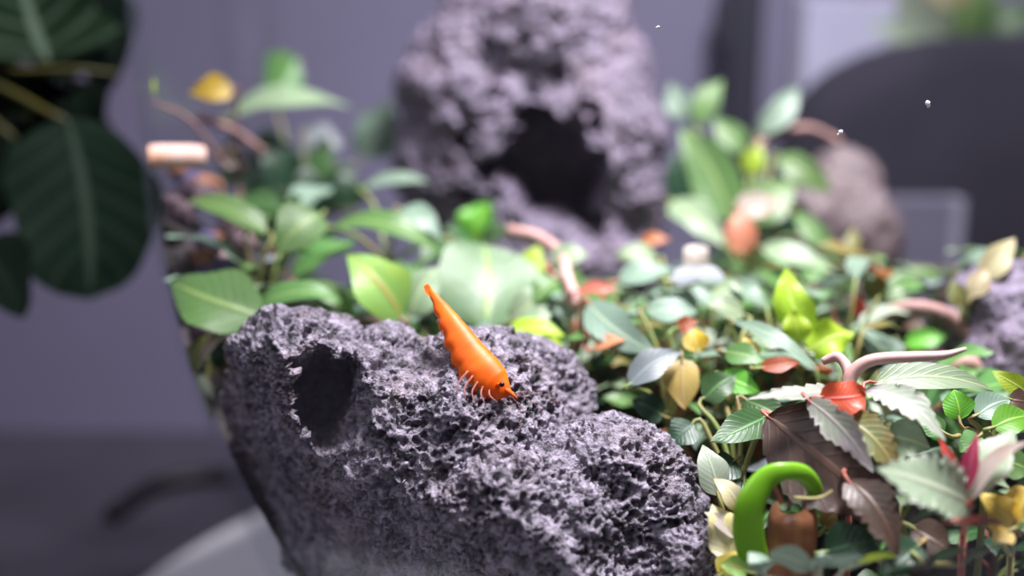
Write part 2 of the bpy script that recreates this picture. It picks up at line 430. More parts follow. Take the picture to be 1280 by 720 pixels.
# ------------------------------------------------------------------ rocks
def rock(name, lobes, mat, label, voxel, holes=(), big=(0.35, 0.35), med=(0.14, 1.1), pits=((1.6, 0.30, 0.55), (3.6, 0.13, 0.5)), fine=(0.05, 4.5), seed=1, smooth=14, clamp=True, hn=0.9):
    bm = bmesh.new()
    for (c, r) in lobes:
        ret = bmesh.ops.create_icosphere(bm, subdivisions=4, radius=1.0)
        for v in ret['verts']:
            v.co = Vector(c) + Vector([v.co[k] * r[k] for k in range(3)])
    me = bpy.data.meshes.new('tmp'); bm.to_mesh(me); bm.free()
    ob = bpy.data.objects.new('tmp', me); COL.objects.link(ob)
    md = ob.modifiers.new('r', 'REMESH'); md.mode = 'VOXEL'; md.voxel_size = voxel
    sm = ob.modifiers.new('s', 'SMOOTH'); sm.iterations = smooth; sm.factor = 0.7
    dg = bpy.context.evaluated_depsgraph_get()
    m2 = bpy.data.meshes.new_from_object(ob.evaluated_get(dg))
    bpy.data.objects.remove(ob); bpy.data.meshes.remove(me)
    n = len(m2.vertices)
    co = np.empty(n * 3); m2.vertices.foreach_get('co', co); co = co.reshape(-1, 3)
    def normals():
        a = np.empty(n * 3, dtype=np.float32); m2.vertex_normals.foreach_get('vector', a); return a.reshape(-1, 3).astype(float)
    def setco():
        m2.vertices.foreach_set('co', co.ravel()); m2.update()
    nm = normals()
    co = co + nm * (big[0] * fbm(co * big[1], 3, seed) * 2 + med[0] * fbm(co * med[1], 3, seed + 20) * 2)[:, None]
    for (hc, hd, hr, depth, q) in holes:
        # push the surface in around hc along hd
        rel = co - np.array(hc); hd = np.array(hd) / np.linalg.norm(hd)
        ax = rel @ hd
        rad = np.sqrt(((rel - ax[:, None] * hd) ** 2).sum(1)) * (1 + hn * fbm(co * 1.3, 3, seed + 5))
        k = np.clip((hr - rad) / (hr * q), 0, 1); k = k * k * (3 - 2 * k)
        k[np.abs(ax) > depth * 1.6 + hr] = 0
        co = co + hd * (depth * k)[:, None]
    def hold(margin):
        rad = np.hypot(co[:, 0] - VX, co[:, 1] - VY); lim = RV(co[:, 2]) - margin + 0.25 * fbm(co * 0.9, 2, seed + 90)
        s = np.minimum(1, lim / np.maximum(rad, 1e-6))
        co[:, 0] = VX + (co[:, 0] - VX) * s; co[:, 1] = VY + (co[:, 1] - VY) * s
    if clamp: hold(0.4)
    setco(); nm = normals()
    d = np.zeros(n)
    for (fr, am, th, *edge) in pits:
        edge = edge[0] if edge else 1.0
        w = worley(co * fr + fbm(co * fr * 0.8, 2, seed + 40)[:, None] * 0.5, seed + int(fr * 10))
        msk = np.clip(0.6 + 1.6 * vnoise(co * fr * 0.35, seed + 60), 0, 1)
        k = np.clip((th - w) / (th * edge), 0, 1); k = k * k * (3 - 2 * k)
        d -= am * k * msk
    d += fine[0] * fbm(co * fine[1], 3, seed + 70, 0.7) * 2
    co = co + nm * d[:, None]
    if clamp:
        rad = np.hypot(co[:, 0] - VX, co[:, 1] - VY); lim = RV(co[:, 2]) - 0.16
        s = np.minimum(1, lim / np.maximum(rad, 1e-6))
        co[:, 0] = VX + (co[:, 0] - VX) * s; co[:, 1] = VY + (co[:, 1] - VY) * s
        co[:, 2] = np.maximum(co[:, 2], 1.0)
    org = np.array([co[:, 0].mean(), co[:, 1].mean(), co[:, 2].min()])
    co = (co - org) * S
    m2.vertices.foreach_set('co', co.ravel())
    m2.polygons.foreach_set('use_smooth', [True] * len(m2.polygons))
    m2.materials.clear(); m2.materials.append(mat); m2.update(); m2.name = name
    o = bpy.data.objects.new(name, m2); o.location = org * S; COL.objects.link(o)
    tag(o, label, 'rock')
    return o

def lobe(px, py, d, rx, ry, rz): return (P(px, py, d), (rx, ry, rz))
camp = np.array([0, 0, CAMZ])
hp = P(404, 492, 20.9)
rock('lava_rock', [lobe(372, 500, 22.6, 1.75, 1.7, 2.0), lobe(330, 560, 23.6, 1.4, 1.6, 1.9), lobe(480, 520, 22.4, 1.9, 1.7, 1.75), lobe(570, 590, 22.2, 2.6, 2.2, 2.9),
                   lobe(655, 500, 23.2, 1.55, 1.4, 1.3), lobe(760, 640, 21.6, 1.85, 1.6, 2.0), lobe(640, 700, 21.0, 2.6, 2.0, 2.4), lobe(830, 700, 21.0, 1.05, 1.3, 1.7),
                   lobe(420, 660, 23.4, 2.3, 2.0, 2.4), lobe(520, 800, 23.0, 2.7, 2.2, 2.6), lobe(700, 820, 22.0, 3.0, 2.2, 2.4)],
     M['rock'], 'pitted purple-grey lava rock with a dark hole, under the orange shrimp', 0.033,
     holes=[(tuple(hp), tuple(np.array(hp) - camp + np.array([0, 0, 0.8])), 0.95, 2.4, 0.6)], hn=0.5, big=(0.16, 0.5), med=(0.14, 1.2),
     pits=((1.5, 0.18, 0.5), (3.4, 0.13, 0.42, 0.5), (5.2, 0.15, 0.46, 0.4), (8.5, 0.12, 0.5, 0.4)), fine=(0.035, 9.0), seed=3)
hp2 = P(688, 205, 31.2)
rock('lava_rock', [lobe(660, 60, 35, 2.9, 2.6, 3.2), lobe(640, 190, 35, 3.1, 2.7, 3.4), lobe(740, 180, 34.6, 2.2, 2.4, 2.8), lobe(575, 170, 35.5, 1.7, 2.2, 3.1), lobe(680, 320, 35, 3.4, 2.8, 3.2),
                   lobe(690, 0, 35, 2.3, 2.2, 2.4), lobe(600, 110, 35, 2.3, 2.2, 2.6), lobe(722, 110, 35, 2.3, 2.3, 2.6), lobe(540, 215, 35.6, 1.1, 1.6, 2.4), lobe(775, 240, 34.8, 1.4, 2.0, 2.4)],
     M['rock_back'], 'tall purple-grey lava rock with a wide dark cave, standing behind the leaves', 0.075,
     holes=[(tuple(hp2), tuple(np.array(hp2) - camp + np.array([0, 0, 2.0])), 1.9, 4.0, 0.4)], big=(0.3, 0.4), med=(0.15, 1.0),
     pits=((1.2, 0.2, 0.45), (2.4, 0.17, 0.5, 0.7), (4.2, 0.11, 0.55, 0.7)), fine=(0.06, 4.5), seed=8)
rock('rounded_stone', [lobe(1045, 260, 36.5, 1.5, 1.5, 2.0), lobe(1010, 300, 36, 1.6, 1.6, 2.2), lobe(1072, 310, 36, 1.15, 1.4, 2.2), lobe(1040, 430, 36, 1.9, 1.9, 2.4)],
     M['rock_brown'], 'smooth brownish stone behind the tall green leaves', 0.12, big=(0.2, 0.4), med=(0.08, 1.2), pits=((1.2, 0.08, 0.5),), fine=(0.03, 3.0), seed=12)
rock('lava_rock', [lobe(1280, 405, 26.5, 1.75, 1.5, 1.7), lobe(1300, 470, 26, 2.0, 1.7, 1.8), lobe(1240, 500, 26.5, 1.2, 1.4, 1.4)],
     M['rock_back'], 'dark purple-grey rock beside the arched pink twig', 0.10, big=(0.2, 0.5), med=(0.14, 1.2), pits=((1.6, 0.2, 0.5), (3.2, 0.1, 0.5)), fine=(0.05, 4.0), seed=15)

# ------------------------------------------------------------------ leaves and plants
def leaf_data(B, T, width, facing=0.3, roll=0.0, arch=0.1, fold=0.15, shape='ovate', serr=0.0, nteeth=9, wave=0.0, nu=7, nv=14, droop=0.0, seed=0):
    B = Vector(B); T = Vector(T); ax = T - B; L = ax.length; a = ax.normalized()
    tocam = (Vector((0, 0, CAMZ)) - (B + T) * 0.5).normalized()
    ref = Vector((0, 0, 1)).lerp(tocam, facing)
    n = ref - a * ref.dot(a)
    if n.length < 1e-3: n = tocam - a * tocam.dot(a)
    n.normalize()
    n = Matrix.Rotation(math.radians(roll), 3, a) @ n
    sd = a.cross(n).normalized()
    if serr: nv = nteeth * 4 + 1
    r = random.Random(seed); ph = r.uniform(0, 6.28); twist = r.uniform(-0.5, 0.5); wave = wave + 0.035; ph2 = r.uniform(0, 6.28); bend = r.uniform(-0.08, 0.08)
    jag = [1 + 0.5 * r.uniform(-1, 1) for _ in range(64)]
    vs, uv = [], []
    for j in range(nv):
        t = j / (nv - 1)
        if shape == 'ovate': hw = math.sin(math.pi * t ** 0.72) ** 0.85 if 0 < t < 1 else 0
        elif shape == 'lance': hw = math.sin(math.pi * t ** 0.85) ** 1.1 if 0 < t < 1 else 0
        elif shape == 'round': hw = math.sqrt(max(0, 1 - (2 * t - 1) ** 2))
        elif shape == 'heart': hw = min(1.0, (t / 0.16) ** 0.5) * (max(0, 1 - max(0, t - 0.22) / 0.78)) ** 0.62 if t < 1 else 0
        else: hw = min(1, 4.5 * t + 0.25) * min(1, (1 - t) * 5 + 0.3)                # strap
        hw = max(hw, 0.02)
        tooth = 1.0
        if serr and 0.04 < t < 0.97:
            tooth = 1.0 - serr * jag[int(t * nteeth) % 64] * (1 - ((t * nteeth) % 1.0))
        for i in range(nu):
            s = 2 * i / (nu - 1) - 1
            k = abs(s)
            off = s * hw * width * 0.5 * (tooth if k > 0.95 else 1.0)
            hgt = arch * L * 4 * t * (1 - t) - droop * L * t * t + fold * k * hw * width * 0.5
            hgt += wave * width * math.sin(t * 9 + ph + (1.5 if s > 0 else 0)) * k * k
            hgt += off * math.sin(twist * (t - 0.3))
            off *= 1 + 0.07 * math.sin(t * 11 + ph2 + (2.2 if s > 0 else 0)) * k
            vs.append(B + ax * t + sd * (off + bend * L * 4 * t * (1 - t)) + n * hgt); uv.append((i / (nu - 1), t))
    return vs, grid_faces(nu, nv), uv

def add_leaf(plant, root, spec, stemmat, k):
    bx, by, bd, tx, ty, td, wpx, mat = spec[:8]
    opt = dict(spec[8]) if len(spec) > 8 else {}
    pet = opt.pop('pet', True); nm = opt.pop('name', 'leaf'); sm = opt.pop('stem', stemmat); via = opt.pop('via', None)
    B = P(bx, by, bd); T = P(tx, ty, td)
    w = wpx * (bd + td) * 0.5 / FPX
    vs, fs, uv = leaf_data(B, T, w, seed=k * 7 + int(bx), **opt)
    lf = mk(nm, vs, fs, M[mat], plant, uvs=uv)
    if pet:
        dirn = (T - B).normalized()
        mid = root.lerp(B, 0.55) + Vector((0, 0, 0.12 * (B - root).length))
        pts = [root, mid, B - dirn * 0.15, B + dirn * 0.25] if via is None else [root] + [P(*q) for q in via] + [B, B + dirn * 0.25]
        vs, fs, uv = tube_data(pts, [0.06, 0.055, 0.045, 0.01], 10, 6)
        pt = mk('petiole', vs, fs, M[sm], plant)
        pt.parent = lf
    return lf

def plant(name, label, leaves, stem='stem', cat='plant', root=None, group=None, extra=()):
    """leaves given by where base and tip stand; the plant roots in the soil under their bases"""
    if root is None:
        c = sum((P(*l[:3]) for l in leaves), Vector()) / len(leaves)
        rx, ry = c.x, c.y + 0.3
    else:
        q = P(*root); rx, ry = q.x, q.y
    z = float(soil_h(np.float64(rx), np.float64(ry)))
    R0 = Vector((rx, ry, z - 0.2))
    t = thing(name, label, cat, R0, group)
    low = min(P(*l[:3]).z for l in leaves)
    top = Vector((rx, ry, max(z + 0.3, low - 0.6)))
    tube('stem', [R0, R0.lerp(top, 0.5) + Vector((0.08, 0.05, 0)), top], [0.08, 0.07, 0.06], M[stem], t, 6, 6)
    for k, l in enumerate(leaves): add_leaf(t, top, l, stem, k)
    for (nm, pts, rad, mt) in extra:
        tube(nm, [P(*q) for q in pts], rad, M[mt], t, 20, 8)
    return t

D = dict
CLAMP[0] = True
# --- far end of the tank, towards the houseplant
plant('broad_leaf_plant', 'tall plant with an upright pale leaf and a long arched leaf above dark foliage', [
    (345, 132, 36, 342, 66, 36.5, 74, 'green', D(facing=1, shape='strap', arch=0.02)),
    (284, 146, 33, 442, 137, 33.5, 60, 'pale', D(facing=0.4, arch=0.16, roll=-8)),
    (452, 196, 36, 486, 124, 36, 66, 'bluegreen', D(facing=0.9, arch=0.03, roll=20)),
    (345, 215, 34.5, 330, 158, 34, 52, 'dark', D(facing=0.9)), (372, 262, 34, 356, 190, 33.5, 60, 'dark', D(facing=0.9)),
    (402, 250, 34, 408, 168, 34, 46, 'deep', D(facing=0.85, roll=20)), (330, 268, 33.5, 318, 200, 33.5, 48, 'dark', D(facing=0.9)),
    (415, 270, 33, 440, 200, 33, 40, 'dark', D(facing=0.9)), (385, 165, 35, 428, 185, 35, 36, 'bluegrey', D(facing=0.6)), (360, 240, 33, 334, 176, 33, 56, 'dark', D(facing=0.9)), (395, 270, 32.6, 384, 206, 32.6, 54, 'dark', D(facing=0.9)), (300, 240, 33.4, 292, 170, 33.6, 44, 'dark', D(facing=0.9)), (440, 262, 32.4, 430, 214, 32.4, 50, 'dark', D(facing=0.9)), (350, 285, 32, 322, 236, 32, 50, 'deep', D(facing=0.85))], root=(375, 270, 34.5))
plant('trailing_stem_plant', 'plant with a pinkish trailing stem and leaf tips in place of yellow-blue refractions near the glass edge', [
    (292, 112, 30, 236, 116, 29.5, 34, 'yellow', D(facing=0.9)), (188, 122, 28.2, 172, 92, 28.2, 24, 'lime', D(facing=0.8)), (300, 205, 31, 262, 190, 31, 30, 'brown', D(facing=0.6))],  # yellow and lime leaves added to suggest refracted colour at the glass
    stem='wood', root=(300, 260, 31.5), extra=[('stem', [(330, 190, 31), (290, 162, 30.5), (246, 146, 30)], 0.11, 'wood')])
plant('low_leaf_plant', 'low plant with arched green leaves over a dark hollow near the glass edge', [
    (334, 292, 26.6, 232, 252, 27, 46, 'green', D(facing=0.35, arch=0.14)), (402, 268, 26.5, 346, 318, 25.8, 62, 'green', D(facing=0.7, arch=0.12)),
    (327, 396, 24.6, 214, 352, 25, 92, 'green', D(facing=0.62, arch=0.10, fold=0.1)), (322, 384, 25, 430, 378, 25, 44, 'green', D(facing=0.4, arch=0.2)),
    (300, 250, 28, 360, 262, 27.5, 40, 'deep', D(facing=0.5))], root=(318, 345, 26))
plant('yellow_veined_plant', 'plant with a bright lime leaf with brown midrib behind the dark-holed rock', [
    (502, 398, 25, 434, 318, 25.2, 70, 'lime2', D(facing=0.75, arch=0.12)), (512, 396, 25.6, 548, 334, 26, 50, 'pale', D(facing=0.8)),
    (440, 395, 25.2, 380, 350, 25.4, 40, 'green', D(facing=0.5))], stem='wood', root=(505, 392, 25.6))
plant('arched_leaf_plant', 'plant with a long two-tone arched leaf reaching towards the tall rock', [
    (414, 285, 27, 552, 318, 26.6, 50, 'green', D(facing=0.3, arch=0.2)), (500, 262, 28, 552, 300, 27.4, 38, 'bluegreen', D(facing=0.5, arch=0.2)),
    (560, 300, 28, 520, 335, 27, 36, 'deep', D(facing=0.5)), (455, 235, 30.5, 540, 228, 30.5, 30, 'bluegreen', D(facing=0.35, arch=0.12))], root=(485, 300, 27.8))
plant('curled_leaf_plant', 'plant with a vivid green curled leaf at the foot of the tall rock', [
    (588, 304, 31, 614, 250, 31, 50, 'lime3', D(facing=0.8, arch=0.1, wave=0.1)), (600, 302, 30.8, 640, 285, 30.5, 28, 'deep', D(facing=0.6)),
    (590, 300, 31, 556, 285, 30.6, 30, 'deep', D(facing=0.5))])
# --- middle
plant('broad_pale_plant', 'plant with one very broad pale leaf behind the shrimp', [
    (606, 412, 26.0, 606, 306, 27.6, 134, 'palebig', D(facing=0.75, arch=0.06, shape='round', roll=6)),
    (655, 350, 27.5, 676, 306, 27.8, 34, 'lime', D(facing=0.7)), (640, 400, 26, 690, 360, 26.4, 44, 'pale', D(facing=0.6))])
plant('yellow_tip_plant', 'plant with bright yellow-lime leaves along the back edge of the shrimp\'s rock', [
    (634, 414, 24.6, 706, 420, 24.4, 34, 'lime', D(facing=0.45, arch=0.14)), (668, 425, 24.4, 708, 448, 24, 30, 'lime', D(facing=0.6)),
    (655, 408, 25, 690, 392, 25.2, 26, 'pale', D(facing=0.6)), (690, 440, 24.3, 716, 476, 24, 32, 'deep', D(facing=0.7))])
plant('pink_root_plant', 'plant with a thick arched pink stem and drooping grey-green leaf', [
    (735, 378, 24.8, 820, 442, 23.6, 50, 'bluegreen', D(facing=0.75, arch=0.08)), (772, 352, 26.5, 842, 336, 26.5, 44, 'bluegreen', D(facing=0.4, arch=0.12)),
    (722, 366, 25.6, 772, 364, 25.4, 22, 'orange2', D(facing=0.5)), (742, 436, 24, 782, 426, 23.8, 22, 'orange2', D(facing=0.5)), (690, 330, 27, 735, 318, 27, 40, 'pale', D(facing=0.5, arch=0.15)),
    (700, 350, 26.5, 668, 380, 26, 40, 'green', D(facing=0.5))], stem='redstem',
    extra=[('stem', [(636, 288, 28.5), (672, 296, 28), (702, 318, 27.2), (708, 345, 26.4), (722, 382, 25.6)], 0.15, 'pinkstem')])
plant('grey_leaf_plant', 'plant with a slate grey leaf and a hanging tan leaf in the dark gap', [
    (786, 482, 22.4, 852, 440, 22.8, 40, 'slate', D(facing=0.55, arch=0.1)), (852, 448, 23, 856, 512, 22.6, 46, 'tan', D(facing=0.9, arch=0.05)),
    (872, 440, 23.4, 868, 410, 23.6, 34, 'yellow', D(facing=0.8)), (808, 388, 24.6, 872, 390, 24.6, 40, 'bluegreen', D(facing=0.5, arch=0.12)), (846, 412, 24, 872, 402, 24, 22, 'orange', D(facing=0.7)),
    (830, 520, 22.8, 790, 500, 22.8, 40, 'dark', D(facing=0.7))], root=(838, 470, 23.8))
plant('white_tip_plant', 'plant with a small white leaf and a lilac-grey leaf amid the carpet', [
    (870, 340, 26.4, 869, 306, 26.6, 30, 'white', D(facing=0.85, shape='strap')), (838, 352, 25.6, 905, 346, 25.6, 34, 'bluegrey', D(facing=0.35, arch=0.06, shape='strap')),
    (800, 306, 29, 838, 300, 29, 20, 'orange', D(facing=0.6)), (820, 322, 28, 770, 318, 28, 36, 'pale', D(facing=0.5, arch=0.12)), (890, 362, 25.4, 930, 380, 25, 36, 'pale', D(facing=0.5, arch=0.15))])
# --- tall plant behind, by the brown stone
plant('tall_stem_plant', 'tall plant with long lance-shaped green leaves beside the brownish stone', [
    (914, 276, 31.6, 850, 160, 32.6, 62, 'green', D(facing=0.85, shape='ovate', arch=0.05)), (872, 160, 34, 904, 100, 34.4, 34, 'green', D(facing=0.8, shape='lance')),
    (862, 150, 34.5, 838, 104, 34.8, 34, 'bluegreen', D(facing=0.8)), (932, 190, 33.5, 892, 148, 34, 34, 'green', D(facing=0.7)), (950, 168, 33.6, 998, 108, 34, 34, 'bluegreen', D(facing=0.8)),
    (938, 218, 32.6, 950, 182, 32.6, 30, 'lime', D(facing=0.8)), (972, 196, 33, 1040, 242, 32.4, 38, 'green', D(facing=0.7, arch=0.08)), (934, 276, 31.2, 990, 226, 31.8, 58, 'green', D(facing=0.8)),
    (992, 264, 31, 1052, 326, 30.2, 28, 'green', D(facing=0.75, shape='lance')), (838, 252, 32, 906, 308, 30.6, 44, 'pale', D(facing=0.6, arch=0.1)),
    (952, 310, 30, 1044, 340, 29.4, 36, 'pale', D(facing=0.5, arch=0.12)), (1066, 330, 30, 1068, 284, 30.4, 20, 'olive', D(facing=0.8, shape='lance')),
    (862, 262, 34, 842, 190, 34, 46, 'dark', D(facing=0.9)), (1000, 290, 33, 972, 240, 33, 44, 'dark', D(facing=0.9)), (960, 300, 32.6, 945, 250, 32.8, 44, 'dark', D(facing=0.9)),
    (918, 262, 30.6, 976, 254, 30.6, 36, 'pinkwhite', D(facing=0.7, arch=0.08)), (928, 318, 30, 926, 262, 30.4, 38, 'orange2', D(facing=0.85))], root=(935, 330, 31.5),
    extra=[('stem', [(940, 190, 33.5), (965, 170, 33.8), (1010, 160, 34), (1050, 178, 34)], 0.13, 'wood')])
# --- right of the middle
plant('lime_wavy_plant', 'plant with bright yellow-lime wavy leaves standing upright in the carpet', [
    (1012, 424, 24.0, 982, 334, 24.4, 48, 'lime', D(facing=0.8, wave=0.12, arch=0.04)), (1010, 440, 23.8, 1068, 416, 23.8, 50, 'lime', D(facing=0.8, wave=0.16)),
    (1000, 430, 23.8, 990, 386, 23.8, 36, 'lime', D(facing=0.8, wave=0.1))])
plant('round_leaf_plant', 'plant with a broad plain green leaf behind the arched pink twig', [
    (1078, 382, 28, 1172, 352, 28, 46, 'green', D(facing=0.6, arch=0.1)), (1100, 372, 28.4, 1080, 334, 28.6, 34, 'green', D(facing=0.7)), (1130, 432, 26.4, 1188, 418, 26.2, 30, 'lime3', D(facing=0.6)),
    (1076, 400, 27, 1070, 366, 27, 18, 'red', D(facing=0.8))], root=(1110, 400, 28))
plant('speckled_tip_plant', 'plant with pale yellow-brown leaves leaning on the dark rock', [
    (1226, 352, 25.8, 1268, 298, 26, 34, 'tanpale', D(facing=0.85)), (1214, 372, 25.6, 1232, 336, 25.8, 28, 'tanpale', D(facing=0.8)), (1200, 385, 25.6, 1190, 350, 25.8, 24, 'olive', D(facing=0.8))], root=(1205, 400, 26))
plant('arching_blade_plant', 'plant with a slender grey-green leaf arching over the yellow leaves', [
    (916, 402, 23.6, 1026, 462, 22.4, 26, 'bluegreen', D(facing=0.45, arch=0.16, shape='lance')), (905, 440, 23, 958, 452, 22.6, 34, 'green', D(facing=0.6)), (940, 420, 23.4, 990, 432, 23, 28, 'pale', D(facing=0.6)),
    (940, 455, 22.8, 930, 420, 23, 24, 'yellow', D(facing=0.8)), (950, 460, 22.4, 1000, 452, 22.4, 22, 'orange', D(facing=0.6)), (930, 395, 24.4, 880, 380, 24.4, 36, 'pale', D(facing=0.5))])
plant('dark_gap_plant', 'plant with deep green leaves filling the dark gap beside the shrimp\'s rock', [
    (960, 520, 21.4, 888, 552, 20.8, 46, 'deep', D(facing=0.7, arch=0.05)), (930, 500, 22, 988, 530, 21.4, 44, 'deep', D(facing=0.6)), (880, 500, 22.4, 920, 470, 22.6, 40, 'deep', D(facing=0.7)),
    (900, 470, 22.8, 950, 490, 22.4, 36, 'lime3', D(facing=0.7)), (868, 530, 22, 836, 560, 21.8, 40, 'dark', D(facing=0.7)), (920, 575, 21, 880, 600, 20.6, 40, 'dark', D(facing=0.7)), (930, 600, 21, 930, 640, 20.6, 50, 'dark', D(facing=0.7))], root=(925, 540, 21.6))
# --- the serrated plants in front
plant('serrated_leaf_plant', 'plant with greyish-purple toothed leaves, pink stems and a red bract in the middle', [
    (1066, 490, 20.0, 932, 500, 19.6, 34, 'serrpurple', D(facing=0.35, arch=0.05, serr=0.3, nteeth=9)),
    (1010, 500, 19.6, 1092, 590, 18.8, 46, 'serrpurple', D(facing=0.6, arch=0.08, serr=0.25, nteeth=10, roll=25)),
    (1078, 488, 20.0, 1182, 552, 18.8, 50, 'serrpurple', D(facing=0.5, arch=0.16, serr=0.25, nteeth=10)),
    (1024, 498, 19.6, 1082, 494, 19.6, 44, 'red', D(facing=0.8, shape='round', wave=0.08, name='bract')),
    (1050, 520, 19.6, 1122, 592, 18.9, 60, 'olive', D(facing=0.6, arch=0.08, serr=0.2)),
    (1090, 480, 21, 1242, 488, 21, 44, 'pale', D(facing=0.5, arch=0.06)),
    (1108, 545, 19.4, 1162, 560, 19, 56, 'pale', D(facing=0.8, arch=0.06)),
    (960, 520, 20.2, 1130, 660, 18.8, 130, 'brown', D(facing=0.85, arch=0.06, serr=0.12, nteeth=12)),
    (1060, 600, 19, 1122, 696, 18.2, 62, 'brown', D(facing=0.7, arch=0.1, serr=0.25, nteeth=9)),
    (1020, 592, 19.6, 1040, 566, 19.5, 22, 'orange2', D(facing=0.8, name='bract'))], stem='redstem', root=(1065, 560, 20.4),
    extra=[('stem', [(1060, 486, 20), (1066, 466, 20), (1090, 450, 19.9), (1140, 446, 19.8), (1180, 444, 19.7), (1208, 436, 19.6)], [0.14, 0.13, 0.11, 0.1, 0.08, 0.03], 'pinkstem'),
           ('stem', [(1028, 452, 20.6), (1046, 446, 20.5), (1058, 458, 20.3), (1062, 480, 20.1)], [0.07, 0.1, 0.1, 0.09], 'pinkstem')])
plant('toothed_pale_plant', 'plant with a wide pale toothed leaf and crimson leaf stalks', [
    (1216, 632, 18.2, 1094, 584, 17.8, 96, 'serrpale', D(facing=0.75, arch=0.08, serr=0.34, nteeth=11, via=[(1206, 640, 18.4)])),
    (1206, 622, 18.2, 1268, 536, 18.6, 60, 'serrpale', D(facing=0.75, arch=0.05, serr=0.12, roll=-18)),
    (1200, 618, 18.2, 1222, 540, 18.2, 22, 'crimson', D(facing=0.7, fold=0.5)), (1196, 616, 18.2, 1174, 548, 18.4, 17, 'red', D(facing=0.7, fold=0.4)),
    (1214, 626, 18.1, 1284, 552, 17.8, 40, 'pinkwhite', D(facing=0.5, roll=-35)),
    (1200, 660, 17.6, 1290, 680, 17.4, 30, 'rust', D(facing=0.35, arch=0.06))], stem='redstem', root=(1205, 655, 18.8))
plant('yellow_leaf_plant', 'low plant with crinkled yellow leaves in front of the crimson stalks', [
    (1268, 660, 18.8, 1224, 618, 18.8, 46, 'yellow', D(facing=0.85, wave=0.15)), (1270, 650, 18.8, 1290, 608, 19, 50, 'yellow', D(facing=0.85, wave=0.15)), (1262, 664, 18.6, 1240, 676, 18.4, 28, 'yellow', D(facing=0.7)),
    (1240, 690, 18.2, 1222, 716, 18, 30, 'olive', D(facing=0.7))], root=(1265, 680, 19.4))
plant('small_green_plant', 'bushy plant with small fresh green leaves behind the crimson stalks', [
    (1200, 525, 20.6, 1190, 486, 20.8, 38, 'lime3', D(facing=0.8)), (1220, 520, 20.6, 1262, 500, 20.8, 38, 'bluegreen', D(facing=0.7)), (1240, 535, 20, 1290, 520, 20.2, 40, 'lime3', D(facing=0.7)),
    (1284, 490, 21.2, 1240, 464, 21.4, 26, 'lime', D(facing=0.8)), (1250, 575, 19.6, 1290, 590, 19.6, 40, 'green', D(facing=0.7)), (1225, 545, 20, 1200, 565, 19.8, 36, 'green', D(facing=0.7)), (1260, 500, 21, 1290, 505, 21, 30, 'brown', D(facing=0.7)),
    (1180, 540, 20.4, 1150, 520, 20.6, 30, 'green', D(facing=0.7))], root=(1235, 540, 21))
plant('pitcher_leaf_plant', 'plant with a glossy green hooked leaf curling over a brown barrel-shaped leaf', [
    (1040, 640, 20, 1066, 612, 20, 34, 'brown', D(facing=0.7)), (1030, 660, 19.6, 1046, 640, 19.6, 26, 'tan', D(facing=0.8))], root=(985, 720, 20.0))
hook = [o for o in bpy.data.objects if o.name.startswith('pitcher_leaf_plant')][0]
# the barrel: a leaf rolled into an upright cylinder, open at the top
bc = P(988, 700, 19.5); vs, uv = [], []
for j in range(14):
    tj = j / 13
    for i in range(20):
        th = -2.4 + 4.8 * i / 19
        r_ = 0.42 * (0.93 + 0.1 * math.sin(tj * 2.6)) * (1 - 0.35 * max(0, tj - 0.9) / 0.1)
        vs.append((bc.x + r_ * math.sin(th) * (1 + 0.03 * math.sin(5 * th)), bc.y - r_ * math.cos(th), bc.z - 0.6 + tj * (1.62 + 0.06 * math.sin(th * 2)))); uv.append((i / 19, tj))
mk('leaf', vs, grid_faces(20, 14), M['barrel'], hook, uvs=uv)
# the hooked leaf: a flattened, tapering tongue bent over the barrel
tube('leaf', [P(946, 712, 19.2), P(936, 668, 19.0), P(938, 630, 18.9), P(958, 598, 18.9), P(984, 589, 18.9), P(1006, 594, 19.0), P(1020, 616, 19.2), P(1020, 648, 19.4)],
     [0.25, 0.28, 0.25, 0.2, 0.15, 0.16, 0.14, 0.06], M['glossy'], hook, 34, 14, flat=0.4, flat_dir=(0, -0.4, 0.1))
tube('tendril', [P(992, 622, 18.9), P(1016, 623, 18.8), P(1030, 620, 18.8), P(1040, 613, 18.8)], [0.03, 0.025, 0.02, 0.012], M['yellowgreen'], hook, 12, 6)
plant('pale_curl_plant', 'plant with curled cream-yellow and grey leaves against the flank of the shrimp\'s rock', [
    (898, 620, 20.0, 878, 556, 20.4, 40, 'pale2', D(facing=0.8, arch=0.1)), (926, 640, 19.7, 892, 598, 19.9, 30, 'cream', D(facing=0.6, arch=0.25)), (915, 700, 19.4, 890, 630, 19.7, 50, 'cream', D(facing=0.8, wave=0.12)),
    (925, 672, 19.5, 880, 640, 19.6, 24, 'white', D(facing=0.5, arch=0.1)), (900, 720, 19.2, 930, 690, 19.2, 40, 'yellow', D(facing=0.8)), (935, 715, 19, 900, 706, 19, 30, 'lime2', D(facing=0.6))], root=(915, 700, 20.2))
plant('grey_rosette_plant', 'small plant with rounded grey-green leaves at the foot of the hooked leaf', [
    (1018, 722, 17.8, 966, 702, 17.6, 40, 'greyleaf', D(facing=0.8, shape='round')), (1024, 726, 17.8, 1028, 688, 18, 26, 'greyleaf', D(facing=0.85)), (1040, 722, 17.6, 1096, 712, 17.6, 36, 'bluegreen', D(facing=0.5, arch=0.08)),
    (960, 730, 17.8, 936, 690, 18.3, 30, 'greyleaf', D(facing=0.8)), (1085, 725, 17.5, 1142, 718, 17.4, 26, 'lime', D(facing=0.5))], root=(1020, 735, 18.2))
